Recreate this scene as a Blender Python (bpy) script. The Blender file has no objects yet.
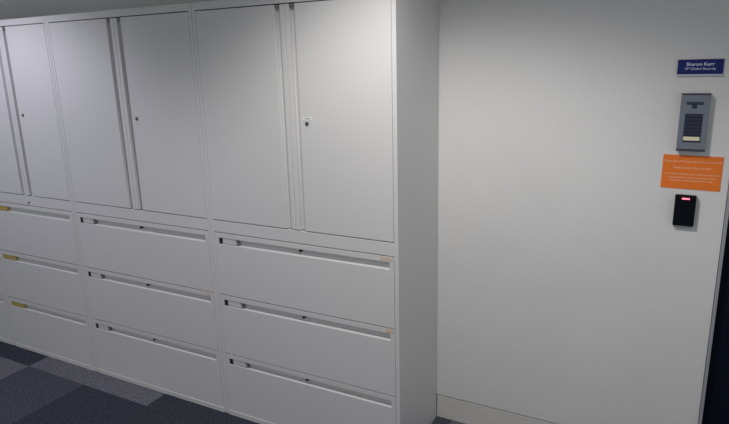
import bpy, bmesh, math, random
from mathutils import Matrix, Vector
random.seed(7)
sc = bpy.context.scene
C = sc.collection
D = 0.4108            # wall plane behind the cabinets
XR = 1.9627           # right end of the wall

# ------------------------------------------------------------------ materials
def mat(name, col, rough=.5, spec=.5, metal=0., noise=.04, nscale=60, bump=0., bscale=300, emit=None, estr=0., mottle=0., mscale=3.):
    m = bpy.data.materials.new(name); m.use_nodes = True
    nt = m.node_tree; b = nt.nodes['Principled BSDF']
    b.inputs['Roughness'].default_value = rough
    b.inputs['Specular IOR Level'].default_value = spec
    b.inputs['Metallic'].default_value = metal
    tc = nt.nodes.new('ShaderNodeTexCoord')
    n = nt.nodes.new('ShaderNodeTexNoise'); n.inputs['Scale'].default_value = nscale; n.inputs['Detail'].default_value = 4
    nt.links.new(tc.outputs['Object'], n.inputs['Vector'])
    r = nt.nodes.new('ShaderNodeValToRGB')
    r.color_ramp.elements[0].position = .3; r.color_ramp.elements[1].position = .7
    r.color_ramp.elements[0].color = tuple(c * (1 - noise) for c in col) + (1,)
    r.color_ramp.elements[1].color = tuple(min(1, c * (1 + noise)) for c in col) + (1,)
    nt.links.new(n.outputs['Fac'], r.inputs['Fac'])
    out = r.outputs['Color']
    if mottle:
        n2 = nt.nodes.new('ShaderNodeTexNoise'); n2.inputs['Scale'].default_value = mscale; n2.inputs['Detail'].default_value = 3
        nt.links.new(tc.outputs['Object'], n2.inputs['Vector'])
        mr = nt.nodes.new('ShaderNodeMapRange'); mr.inputs['From Min'].default_value = .3; mr.inputs['From Max'].default_value = .7
        mr.inputs['To Min'].default_value = 1 - mottle; mr.inputs['To Max'].default_value = 1 + mottle
        nt.links.new(n2.outputs['Fac'], mr.inputs['Value'])
        mx = nt.nodes.new('ShaderNodeVectorMath'); mx.operation = 'SCALE'
        nt.links.new(out, mx.inputs[0]); nt.links.new(mr.outputs['Result'], mx.inputs['Scale'])
        out = mx.outputs['Vector']
    nt.links.new(out, b.inputs['Base Color'])
    if bump:
        n3 = nt.nodes.new('ShaderNodeTexNoise'); n3.inputs['Scale'].default_value = bscale; n3.inputs['Detail'].default_value = 3
        nt.links.new(tc.outputs['Object'], n3.inputs['Vector'])
        bp = nt.nodes.new('ShaderNodeBump'); bp.inputs['Strength'].default_value = bump; bp.inputs['Distance'].default_value = .002
        nt.links.new(n3.outputs['Fac'], bp.inputs['Height']); nt.links.new(bp.outputs['Normal'], b.inputs['Normal'])
    if emit:
        b.inputs['Emission Color'].default_value = emit + (1,); b.inputs['Emission Strength'].default_value = estr
    return m

M = dict(
    steel=mat('cabinet_paint', (.60, .595, .59), rough=.42, spec=.45, noise=.015, nscale=200, bump=.05, bscale=900),
    gap=mat('dark_plastic', (.05, .05, .055), rough=.6),
    shadegrey=mat('shade_grey_fill', (.16, .155, .165), rough=.6),  # dark grey for the blocks that stand in for shade
    card=mat('label_card', (.55, .55, .54), rough=.6, noise=.05, nscale=150),
    yellow=mat('yellow_card', (.40, .31, .075), rough=.6, noise=.08, nscale=150),
    black=mat('black_plastic', (.012, .012, .018), rough=.5),
    lock=mat('lock_metal', (.10, .10, .105), rough=.4, metal=.5),
    glint=mat('lock_glint', (.5, .5, .5), rough=.3, metal=1.),  # bright colour of the highlight patch on the door locks
    peach=mat('peach_sticker', (.60, .48, .38), rough=.7, noise=.05),
    faint=mat('clear_sticker', (.63, .63, .62), rough=.5),
    paper=mat('white_sticker', (.70, .70, .69), rough=.6),
    ink=mat('grey_ink', (.35, .35, .36), rough=.7),
    wall=mat('wall_paint', (.65, .644, .638), rough=.7, spec=.25, noise=.02, nscale=120, bump=.12, bscale=500, mottle=.025, mscale=2.2),
    base=mat('baseboard_paint', (.60, .585, .55), rough=.5, spec=.4, noise=.02),
    ceil=mat('ceiling_tile', (.7, .7, .68), rough=.9, noise=.1, nscale=200),
    navy=mat('navy_door_paint', (.0018, .0045, .012), rough=.6, spec=.12, noise=.1),
    frame=mat('aluminium_frame', (.33, .34, .37), rough=.5, metal=.2),
    bluesign=mat('blue_sign', (.007, .016, .13), rough=.5, spec=.25, noise=.03),
    signedge=mat('sign_holder_silver', (.55, .57, .62), rough=.4, metal=.3),
    white=mat('white_print', (.70, .74, .85), rough=.6),
    orange=mat('orange_sign', (.75, .17, .012), rough=.6, noise=.04, nscale=30),
    oprint=mat('pale_print', (.85, .52, .33), rough=.6),
    grey=mat('intercom_metal', (.175, .20, .235), rough=.42, metal=.35, noise=.04, nscale=300),
    dgrey=mat('intercom_dark_edge', (.035, .04, .055), rough=.5),
    ribs=mat('dark_navy_plastic', (.012, .016, .045), rough=.45),
    cream=mat('cream_name_strip', (.72, .66, .46), rough=.5),
    reader=mat('reader_black', (.0018, .0025, .007), rough=.55, spec=.12),
    readerbase=mat('reader_back_plate', (.42, .43, .44), rough=.5),
    led=mat('red_led', (.9, .1, .15), emit=(1.0, .10, .16), estr=3.5),
)
def carpet(name, col):
    return mat(name, col, rough=.95, spec=.1, noise=.75, nscale=150, bump=.8, bscale=300, mottle=.10, mscale=40)
CT = [carpet('carpet_dark_navy', (.036, .041, .055)), carpet('carpet_mid_blue_grey', (.057, .063, .080)),
      carpet('carpet_grey_violet', (.120, .119, .139)), carpet('carpet_charcoal', (.037, .041, .053))]

# ------------------------------------------------------------------ mesh helpers
def link(name, bm, m, parent=None, bevel=0., seg=2, smooth=False):
    bmesh.ops.recalc_face_normals(bm, faces=bm.faces)
    me = bpy.data.meshes.new(name); bm.to_mesh(me); bm.free()
    for mm in (m if isinstance(m, list) else [m]): me.materials.append(mm)
    if smooth:
        for p in me.polygons: p.use_smooth = True
    o = bpy.data.objects.new(name, me); C.objects.link(o)
    if parent: o.parent = parent
    if bevel:
        b = o.modifiers.new('bevel', 'BEVEL'); b.width = bevel; b.segments = seg; b.limit_method = 'ANGLE'; b.angle_limit = math.radians(30)
    return o
def box(bm, x0, x1, y0, y1, z0, z1, mi=0):
    v = [bm.verts.new((x, y, z)) for x in (x0, x1) for y in (y0, y1) for z in (z0, z1)]
    for f in ((0, 1, 3, 2), (4, 6, 7, 5), (0, 4, 5, 1), (2, 3, 7, 6), (0, 2, 6, 4), (1, 5, 7, 3)):
        bm.faces.new([v[i] for i in f]).material_index = mi
def prism_z(bm, pts, z0, z1):
    a = [bm.verts.new((x, y, z0)) for x, y in pts]; b = [bm.verts.new((x, y, z1)) for x, y in pts]
    n = len(pts)
    bm.faces.new(a[::-1]); bm.faces.new(b)
    for i in range(n): bm.faces.new((a[i], a[(i + 1) % n], b[(i + 1) % n], b[i]))
def prism_x(bm, pts, x0, x1):
    a = [bm.verts.new((x0, y, z)) for y, z in pts]; b = [bm.verts.new((x1, y, z)) for y, z in pts]
    n = len(pts)
    bm.faces.new(a); bm.faces.new(b[::-1])
    for i in range(n): bm.faces.new((a[i], b[i], b[(i + 1) % n], a[(i + 1) % n]))
def disc_y(bm, x, z, r, y0, y1, n=20, r2=None):
    """short cylinder pointing out of the front (towards -y)"""
    r2 = r if r2 is None else r2
    a = [bm.verts.new((x + r2 * math.cos(t), y0, z + r2 * math.sin(t))) for t in [2 * math.pi * k / n for k in range(n)]]
    b = [bm.verts.new((x + r * math.cos(t), y1, z + r * math.sin(t))) for t in [2 * math.pi * k / n for k in range(n)]]
    bm.faces.new(a); bm.faces.new(b[::-1])
    for i in range(n): bm.faces.new((a[i], b[i], b[(i + 1) % n], a[(i + 1) % n]))
def empty(name, loc, label, cat, group=None):
    o = bpy.data.objects.new(name, None); C.objects.link(o); o.location = loc; o.empty_display_size = .1
    o['label'] = label; o['category'] = cat
    if group: o['group'] = group
    return o
def tag(o, label, cat, group=None):
    o['label'] = label; o['category'] = cat
    if group: o['group'] = group
    return o
def struct(o):
    o['kind'] = 'structure'; return o
def text(name, body, x0, x1, z, h, y, m, parent, bold=0., shear=0.):
    """flat lettering fitted to x0..x1, baseline z, facing -y"""
    cu = bpy.data.curves.new(name, 'FONT'); cu.body = body; cu.size = 1; cu.offset = bold; cu.shear = shear
    t = bpy.data.objects.new(name, cu); C.objects.link(t)
    bpy.context.view_layer.update()
    dg = bpy.context.evaluated_depsgraph_get()
    me = bpy.data.meshes.new_from_object(t.evaluated_get(dg))
    bpy.data.objects.remove(t)
    xs = [v.co.x for v in me.vertices]; lo, hi = min(xs), max(xs)
    s = (x1 - x0) / (hi - lo)
    for v in me.vertices: v.co = Vector((x0 + (v.co.x - lo) * s, y, z + v.co.y * h / .72))
    me.materials.clear(); me.materials.append(m)
    o = bpy.data.objects.new(name, me); C.objects.link(o); o.parent = parent
    return o

# ------------------------------------------------------------------ cabinets
Z = dict(k=.0242, d3=.3211, d2=.6148, d1=.9085, db=.966, dt=1.8406, zt=1.8708)
T = .018      # side panel thickness
def drawer_front(bm, x0, x1, z0, z1, px0, px1, pz0, pz1, dep=.016, th=.020):
    """panel with a recessed full-width pull channel near its top, lower lip sloping out"""
    def V(x, y, z): return bm.verts.new((x, y, z))
    o = [V(x0, 0, z0), V(x1, 0, z0), V(x1, 0, z1), V(x0, 0, z1)]
    h = [V(px0, 0, pz0), V(px1, 0, pz0), V(px1, 0, pz1), V(px0, 0, pz1)]
    r = [V(px0, dep, pz0 + .0030), V(px1, dep, pz0 + .0035), V(px1, dep, pz1), V(px0, dep, pz1)]
    k = [V(x0, th, z0), V(x1, th, z0), V(x1, th, z1), V(x0, th, z1)]
    for i in range(4):
        j = (i + 1) % 4
        bm.faces.new((o[i], o[j], h[j], h[i])); bm.faces.new((h[i], h[j], r[j], r[i])); bm.faces.new((o[j], o[i], k[i], k[j]))
    bm.faces.new(r); bm.faces.new(k[::-1])
def make_cabinet(X0, X1, label, yellow=False, rail_lock=False, stickers=(), door_sticker=None, group='row of white storage cabinets'):
    W = X1 - X0; g = .0007
    root = empty('storage_cabinet', (X0, 0, 0), label, 'cabinet', group)
    bm = bmesh.new()
    back = D - .003
    box(bm, g, T, 0, back, 0, Z['zt'])                         # sides
    box(bm, W - T, W - g, 0, back, 0, Z['zt'])
    box(bm, T, W - T, 0, back, Z['dt'], Z['zt'])               # top
    box(bm, T, W - T, back - .012, back, 0, Z['dt'])           # back
    box(bm, T, W - T, .001, back - .012, Z['d1'] + .002, Z['db'] - .0025)   # rail between doors and drawers
    box(bm, T, W - T, -.0035, back - .012, 0, Z['k'] - .0005)             # base
    link('carcass', bm, M['steel'], root, bevel=.0012)
    c = W / 2; f = .021; e = .0455; sl = .0014
    zb, zt = Z['db'] + .0012, Z['dt'] - .0035
    for s in (-1, 1):
        bm = bmesh.new()
        pts = [(T + sl, 0), (c - e, 0), (c - e + .003, .016), (c - f, .016), (c - f, 0), (c - .0006, 0), (c - .0006, .020), (T + sl, .020)]
        if s > 0: pts = [(W - x, y) for x, y in pts][::-1]
        prism_z(bm, pts, zb, zt)
        d = link('door', bm, M['steel'], root, bevel=.0012)
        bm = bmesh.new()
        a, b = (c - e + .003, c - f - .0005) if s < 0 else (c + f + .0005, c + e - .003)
        box(bm, a, b, .0015, .0158, zt - .011, zt - .0005)  # dark block stands in for the shade in the channel's open top
        link('channel_top_shade', bm, M['shadegrey'], d)
        if s > 0:
            bm = bmesh.new(); lx, lz = c + .078, 1.3975
            disc_y(bm, lx, lz, .0078, .001, -.0025, r2=.0082)
            lk = link('door_lock', bm, M['lock'], d, smooth=False)
            lk['label'] = 'small dark metal key lock'
            bm = bmesh.new(); box(bm, lx - .0009, lx + .0009, -.0030, -.0024, lz - .004, lz + .004)
            box(bm, lx + .002, lx + .0055, -.0032, -.0024, lz + .001, lz + .0045, 1)  # bright chip added as the lock's highlight
            # key slot sits in the lock barrel
            me = bpy.data.meshes.new('slot'); bmesh.ops.recalc_face_normals(bm, faces=bm.faces); bm.to_mesh(me); bm.free()
            base = bmesh.new(); base.from_mesh(lk.data); n0 = len(base.faces)
            base.from_mesh(me); base.faces.ensure_lookup_table()
            for i in range(n0, len(base.faces)): base.faces[i].material_index += 1
            base.to_mesh(lk.data); base.free()
            lk.data.materials.append(M['black']); lk.data.materials.append(M['glint'])
            if door_sticker:
                sx0, sx1, sz0, sz1, line = door_sticker
                bm = bmesh.new(); box(bm, sx0 - X0, sx1 - X0, -.0006, 0, sz0, sz1)
                if line: box(bm, sx0 - X0 + .012, sx1 - X0 - .010, -.0009, -.0006, sz0 + .005, sz1 - .004, 1)
                st = link('sticker', bm, [M['paper'] if line else M['faint'], M['ink']], d); st['label'] = 'small pale sticker above the lock'
    tops = [Z['d1'], Z['d2'], Z['d3'], Z['k']]
    for i in range(3):
        zt, zb = tops[i] - (.0012 if i == 0 else .0012), tops[i + 1] + (.0025 if i < 2 else .0012)
        bm = bmesh.new(); px0, px1 = .041, W - .0385; p1, p0 = tops[i] - .0228, tops[i] - .0525
        drawer_front(bm, T + sl, W - T - sl, zb, zt, px0, px1, p0, p1)
        box(bm, T + .01, W - T - .01, .0201, back - .03, zb + .03, zb + .2)   # drawer body
        d = link('drawer', bm, M['steel'], root, bevel=.0007)
        if yellow:
            bm = bmesh.new(); box(bm, px0 + .002, px0 + .122, .002, .0159, p0 + .0034, p1 - .0005)
            k = link('label_card', bm, M['yellow'], d, bevel=.0008); k['label'] = 'yellow label card'
        else:
            bm = bmesh.new()
            za, zc = p0 + .0034, p1 - .0008; zm = (za + zc) / 2
            prism_x(bm, [(.0015, za), (.0015, zm - .0014), (.0045, zm - .0014), (.0045, zm + .0014), (.0015, zm + .0014), (.0015, zc), (.0159, zc), (.0159, za)], px0 + .0008, px0 + .020)
            h = link('label_holder', bm, M['black'], d, bevel=.0008); h['label'] = 'black plastic label holder'
            bm = bmesh.new(); box(bm, px0 + .0955, px0 + .108, .0045, .0159, p0 + .0034, p1 - .0008)  # dark bar in place of the shadowed gap after the card
            link('card_gap_shade', bm, M['shadegrey'], d, bevel=.0006)['label'] = 'dark bar standing in for the shadow beside the card'
            bm = bmesh.new(); box(bm, px0 + .0205, px0 + .095, .002, .0159, p0 + .0034, p1 - .0012)
            k = link('label_card', bm, M['card'], d, bevel=.0006); k['label'] = 'pale grey label card'
        if not rail_lock:
            bm = bmesh.new(); disc_y(bm, c + .012, p1 - .0085, .0060, .0159, .003)
            link('drawer_lock', bm, M['black'], d)
        for (di, sx0, sx1, m) in stickers:
            if di == i:
                bm = bmesh.new(); zc = tops[i] - .0035
                box(bm, sx0 - X0, sx1 - X0, -.0006, 0, tops[i] - .019, tops[i] - .0025)
                st = link('sticker', bm, M[m], d); st['label'] = 'small peach coloured sticker'
    if rail_lock:
        bm = bmesh.new(); disc_y(bm, c + .004, .9265, .0055, .0015, -.002)
        lk = link('rail_lock', bm, M['black'], root); lk['label'] = 'tiny black lock on the rail above the drawers'
    return root

X3, X2, X1, X0, XL = .9141, 0., -.9214, -1.661, -2.4006
make_cabinet(X2, X3, 'white metal cabinet at the right end of the row, its bare side panel visible',
             stickers=((0, .838, .8895, 'peach'), (1, .855, .8905, 'peach')), door_sticker=(.514, .559, 1.411, 1.4235, True))
make_cabinet(X1, X2, 'wide white metal cabinet in mid row, between the yellow-card cabinet and the end cabinet',
             stickers=((1, X2 - .066, X2 - .038, 'peach'),), door_sticker=(-.402, -.343, 1.4165, 1.4245, False))
make_cabinet(X0, X1, 'narrower white metal cabinet with yellow cards in its drawer pulls, bluish glare on its doors', yellow=True, rail_lock=True)
make_cabinet(XL, X0, 'white metal cabinet cut off by left photo edge, only slivers of its drawers showing', yellow=True, rail_lock=True)

# ------------------------------------------------------------------ room shell
# wall behind: shadow gap above the baseboard is modelled as a step back
bm = bmesh.new()
prism_x(bm, [(D, .1172), (D, 2.45), (D + .12, 2.45), (D + .12, 0), (D + .012, 0), (D + .012, .1172)], -4.2, XR)
struct(link('wall_back', bm, M['wall']))
bm = bmesh.new(); box(bm, X3 + .0008, XR - .0005, D + .0004, D + .0118, 0, .112)
struct(link('baseboard_back', bm, M['base'], bevel=.001))
# carpet-tile floor: a grid of tiles, one mesh
bm = bmesh.new(); S = .465; ox, oy = -.405, -.127
over = {(-2, 0): 2, (-1, 0): 2, (-3, 0): 0, (0, 0): 3, (-3, -1): 2, (-2, -1): 1, (-1, -1): 0, (0, -1): 3, (1, 0): 0, (2, 0): 3, (-4, -1): 1, (-4, 0): 1, (-3, -2): 1, (-2, -2): 0, (-1, -2): 1, (0, -2): 0}
for i in range(-9, 8):
    for j in range(-8, 2):
        v = [bm.verts.new((ox + S * (i + a), oy + S * (j + b), 0)) for a, b in ((0, 0), (1, 0), (1, 1), (0, 1))]
        f = bm.faces.new(v); f.material_index = over.get((i, j), random.choice((0, 1, 2, 3, 0)))
bmesh.ops.remove_doubles(bm, verts=bm.verts, dist=1e-4)
fl = struct(link('floor', bm, CT))
bm = bmesh.new(); box(bm, -4.2, 2.98, -3.8, D + .12, 2.45, 2.55)
struct(link('ceiling', bm, M['ceil']))
# door at the right end of the wall
bm = bmesh.new(); box(bm, XR + .0018, XR + .0125, D - .004, D + .10, 0, 2.2)
fr = struct(link('trim_1', bm, M['frame'], bevel=.0012))
bm = bmesh.new(); box(bm, XR + .0126, XR + .93, D + .035, D + .10, 2.14, 2.2)
struct(link('trim_2', bm, M['frame'], bevel=.0012))
bm = bmesh.new(); box(bm, XR + .0145, XR + .92, D + .03, D + .075, .006, 2.135)
dr = struct(link('door_1', bm, M['navy'], bevel=.002))
bm = bmesh.new(); box(bm, XR + .95, 2.98, D, D + .12, 0, 2.45)
struct(link('wall_right', bm, M['wall']))
bm = bmesh.new(); box(bm, XR + .0018, XR + .95, D, D + .12, 2.201, 2.45)
struct(link('wall_top', bm, M['wall']))

# ------------------------------------------------------------------ things on the wall
# blue name sign
s = empty('name_sign', (0, 0, 0), 'small blue plastic name plate with white lettering, highest on the wall by the door', 'sign')
bm = bmesh.new(); box(bm, 1.7725, 1.9072, D - .0055, D + .0003, 1.5555, 1.6035)
link('sign_plate', bm, M['bluesign'], s, bevel=.0006)
bm = bmesh.new(); box(bm, 1.7725, 1.9072, D - .0085, D + .0003, 1.5505, 1.5552)
link('sign_holder', bm, M['signedge'], s, bevel=.0006)['label'] = 'silver strip along the lower edge'
text('name_lettering', 'Sharon Kerr', 1.7985, 1.8815, 1.5828, .0112, D - .0058, M['white'], s, bold=.012)
text('title_lettering', 'VP Global Security', 1.7945, 1.8870, 1.5695, .0082, D - .0058, M['white'], s, bold=.0, shear=.15)

# intercom
ic = empty('door_intercom', (0, 0, 0), 'grey metal door intercom with dark button panel, mounted above the orange notice', 'intercom')
yb, yf = D + .0003, D - .026
bm = bmesh.new(); box(bm, 1.7935, 1.8805, yf, yb, 1.3045, 1.4880)
link('housing', bm, M['grey'], ic, bevel=.002)
bm = bmesh.new(); box(bm, 1.7932, 1.8808, yf - .001, yb, 1.4882, 1.4925)
link('top_edge', bm, M['dgrey'], ic, bevel=.0006)['label'] = 'dark strip along the top'
bm = bmesh.new(); box(bm, 1.7932, 1.8808, yf - .001, yf + .010, 1.2985, 1.3043)
link('bottom_edge', bm, M['dgrey'], ic, bevel=.0006)['label'] = 'dark strip along the bottom'
bm = bmesh.new()
comb = [(1.8105, 1.4560), (1.8280, 1.4560), (1.8280, 1.4435), (1.8430, 1.4435), (1.8430, 1.4560), (1.8610, 1.4560)]
for k in range(8):
    x = 1.8610 - k * .0063
    comb += [(x, 1.4660), (x - .0048, 1.4660), (x - .0048, 1.4590), (x - .0063, 1.4590)]
a = [bm.verts.new((x, yf - .0012, z)) for x, z in comb]; b = [bm.verts.new((x, yf, z)) for x, z in comb]
bm.faces.new(a); bm.faces.new(b[::-1])
for i in range(len(a)): bm.faces.new((a[i], b[i], b[(i + 1) % len(a)], a[(i + 1) % len(a)]))
link('speaker_grille', bm, M['ribs'], ic)['label'] = 'dark speaker slots'
bm = bmesh.new(); box(bm, 1.8105, 1.8632, yf - .002, yf, 1.3300, 1.4260)
pn = link('button_panel', bm, M['ribs'], ic, bevel=.0006)
for k in range(6):
    z = 1.4235 - k * .0122
    bm = bmesh.new(); box(bm, 1.8120, 1.8617, yf - .0042, yf - .0019, z - .0100, z)
    link('call_button', bm, M['ribs'], pn, bevel=.0014)
bm = bmesh.new(); box(bm, 1.8118, 1.8605, yf - .0045, yf - .0019, 1.3355, 1.3485)
link('name_strip', bm, M['cream'], pn, bevel=.001)['label'] = 'cream name strip'

bm = bmesh.new(); box(bm, 1.7945, 1.8795, yf + .0102, yb, 1.3000, 1.3043)
link('mounting_box', bm, M['grey'], ic, bevel=.0006)

# orange notice, a sheet fixed flat on the wall
n = empty('orange_notice', (0, 0, 0), 'orange printed notice with five lines of pale text, between intercom and card reader', 'notice')
bm = bmesh.new()
q = [(1.7564, 1.1628), (1.9403, 1.1600), (1.9407, 1.2798), (1.7567, 1.2815)]
a = [bm.verts.new((x, D - .0015, z)) for x, z in q]; b = [bm.verts.new((x, D - .0004, z)) for x, z in q]
bm.faces.new(a); bm.faces.new(b[::-1])
for i in range(4): bm.faces.new((a[i], b[i], b[(i + 1) % 4], a[(i + 1) % 4]))
link('notice_sheet', bm, M['orange'], n)
yt = D - .0017
for body, x0, x1, z, h, bo in (('Please DO NOT press the bell if I am not here', 1.7635, 1.9350, 1.2565, .0062, .008),
                           ('THIS IS A SECURE ACCESS', 1.7915, 1.9060, 1.2335, .0068, .004),
                           ('If you require assistance please call the number below', 1.7635, 1.9355, 1.2125, .0060, .006),
                           ('or go directly to reception and sign in there', 1.7760, 1.9240, 1.2005, .0060, .004),
                           ('a member of staff will meet you shortly', 1.7840, 1.9150, 1.1895, .0060, .008)):
    text('notice_lettering', body, x0, x1, z, h, yt, M['oprint'], n, bold=bo)

# card reader
r = empty('card_reader', (0, 0, 0), 'small black card reader with lit red indicator, lowest on the wall below the orange notice', 'card reader')
bm = bmesh.new(); box(bm, 1.8110, 1.8690, D - .006, D + .0005, 1.0225, 1.1360)
link('back_plate', bm, M['readerbase'], r, bevel=.001)['label'] = 'light grey back plate'
bm = bmesh.new(); prism_x(bm, [(D - .0061, 1.0325), (D - .018, 1.0320), (D - .022, 1.0360), (D - .022, 1.1380), (D - .017, 1.1425), (D - .0061, 1.1430)], 1.8066, 1.8726)
link('reader_body', bm, M['reader'], r, bevel=.002)
bm = bmesh.new(); box(bm, 1.8285, 1.8520, D - .0232, D - .0219, 1.1288, 1.1340)
link('indicator_light', bm, M['led'], r, bevel=.0005)['label'] = 'red lit indicator'

# ------------------------------------------------------------------ light
def downlight(loc, power, col):
    l = bpy.data.lights.new('ceiling_spot', 'SPOT'); l.energy = power; l.color = col
    l.spot_size = 2 * 1.153; l.spot_blend = .53; l.shadow_soft_size = .12
    o = bpy.data.objects.new('ceiling_spot', l); C.objects.link(o); o.location = loc
    return o
downlight((1.11, -.735, 2.40), 88, (1., .975, .955))
downlight((-1.20, -.735, 2.40), 54, (.92, .90, 1.08))
w = bpy.data.worlds.new('world'); sc.world = w; w.use_nodes = True
bg = w.node_tree.nodes['Background']; bg.inputs['Color'].default_value = (.93, .96, 1., 1); bg.inputs['Strength'].default_value = .52

# ------------------------------------------------------------------ camera (solved from the photograph's vanishing lines)
rx, ry, rz = 1.3243, .0238, .4845
cam = bpy.data.cameras.new('camera'); co = bpy.data.objects.new('camera', cam); C.objects.link(co)
R = Matrix.Rotation(rz, 4, 'Z') @ Matrix.Rotation(ry, 4, 'Y') @ Matrix.Rotation(rx, 4, 'X')
co.matrix_world = Matrix.Translation((1.7981, -1.9165, 1.6189)) @ R
cam.sensor_fit = 'HORIZONTAL'; cam.sensor_width = 36; cam.lens = 593.27 / 729 * 36; cam.clip_start = .02
sc.camera = co
sc.view_settings.view_transform = 'Standard'; sc.view_settings.look = 'None'; sc.view_settings.exposure = 0
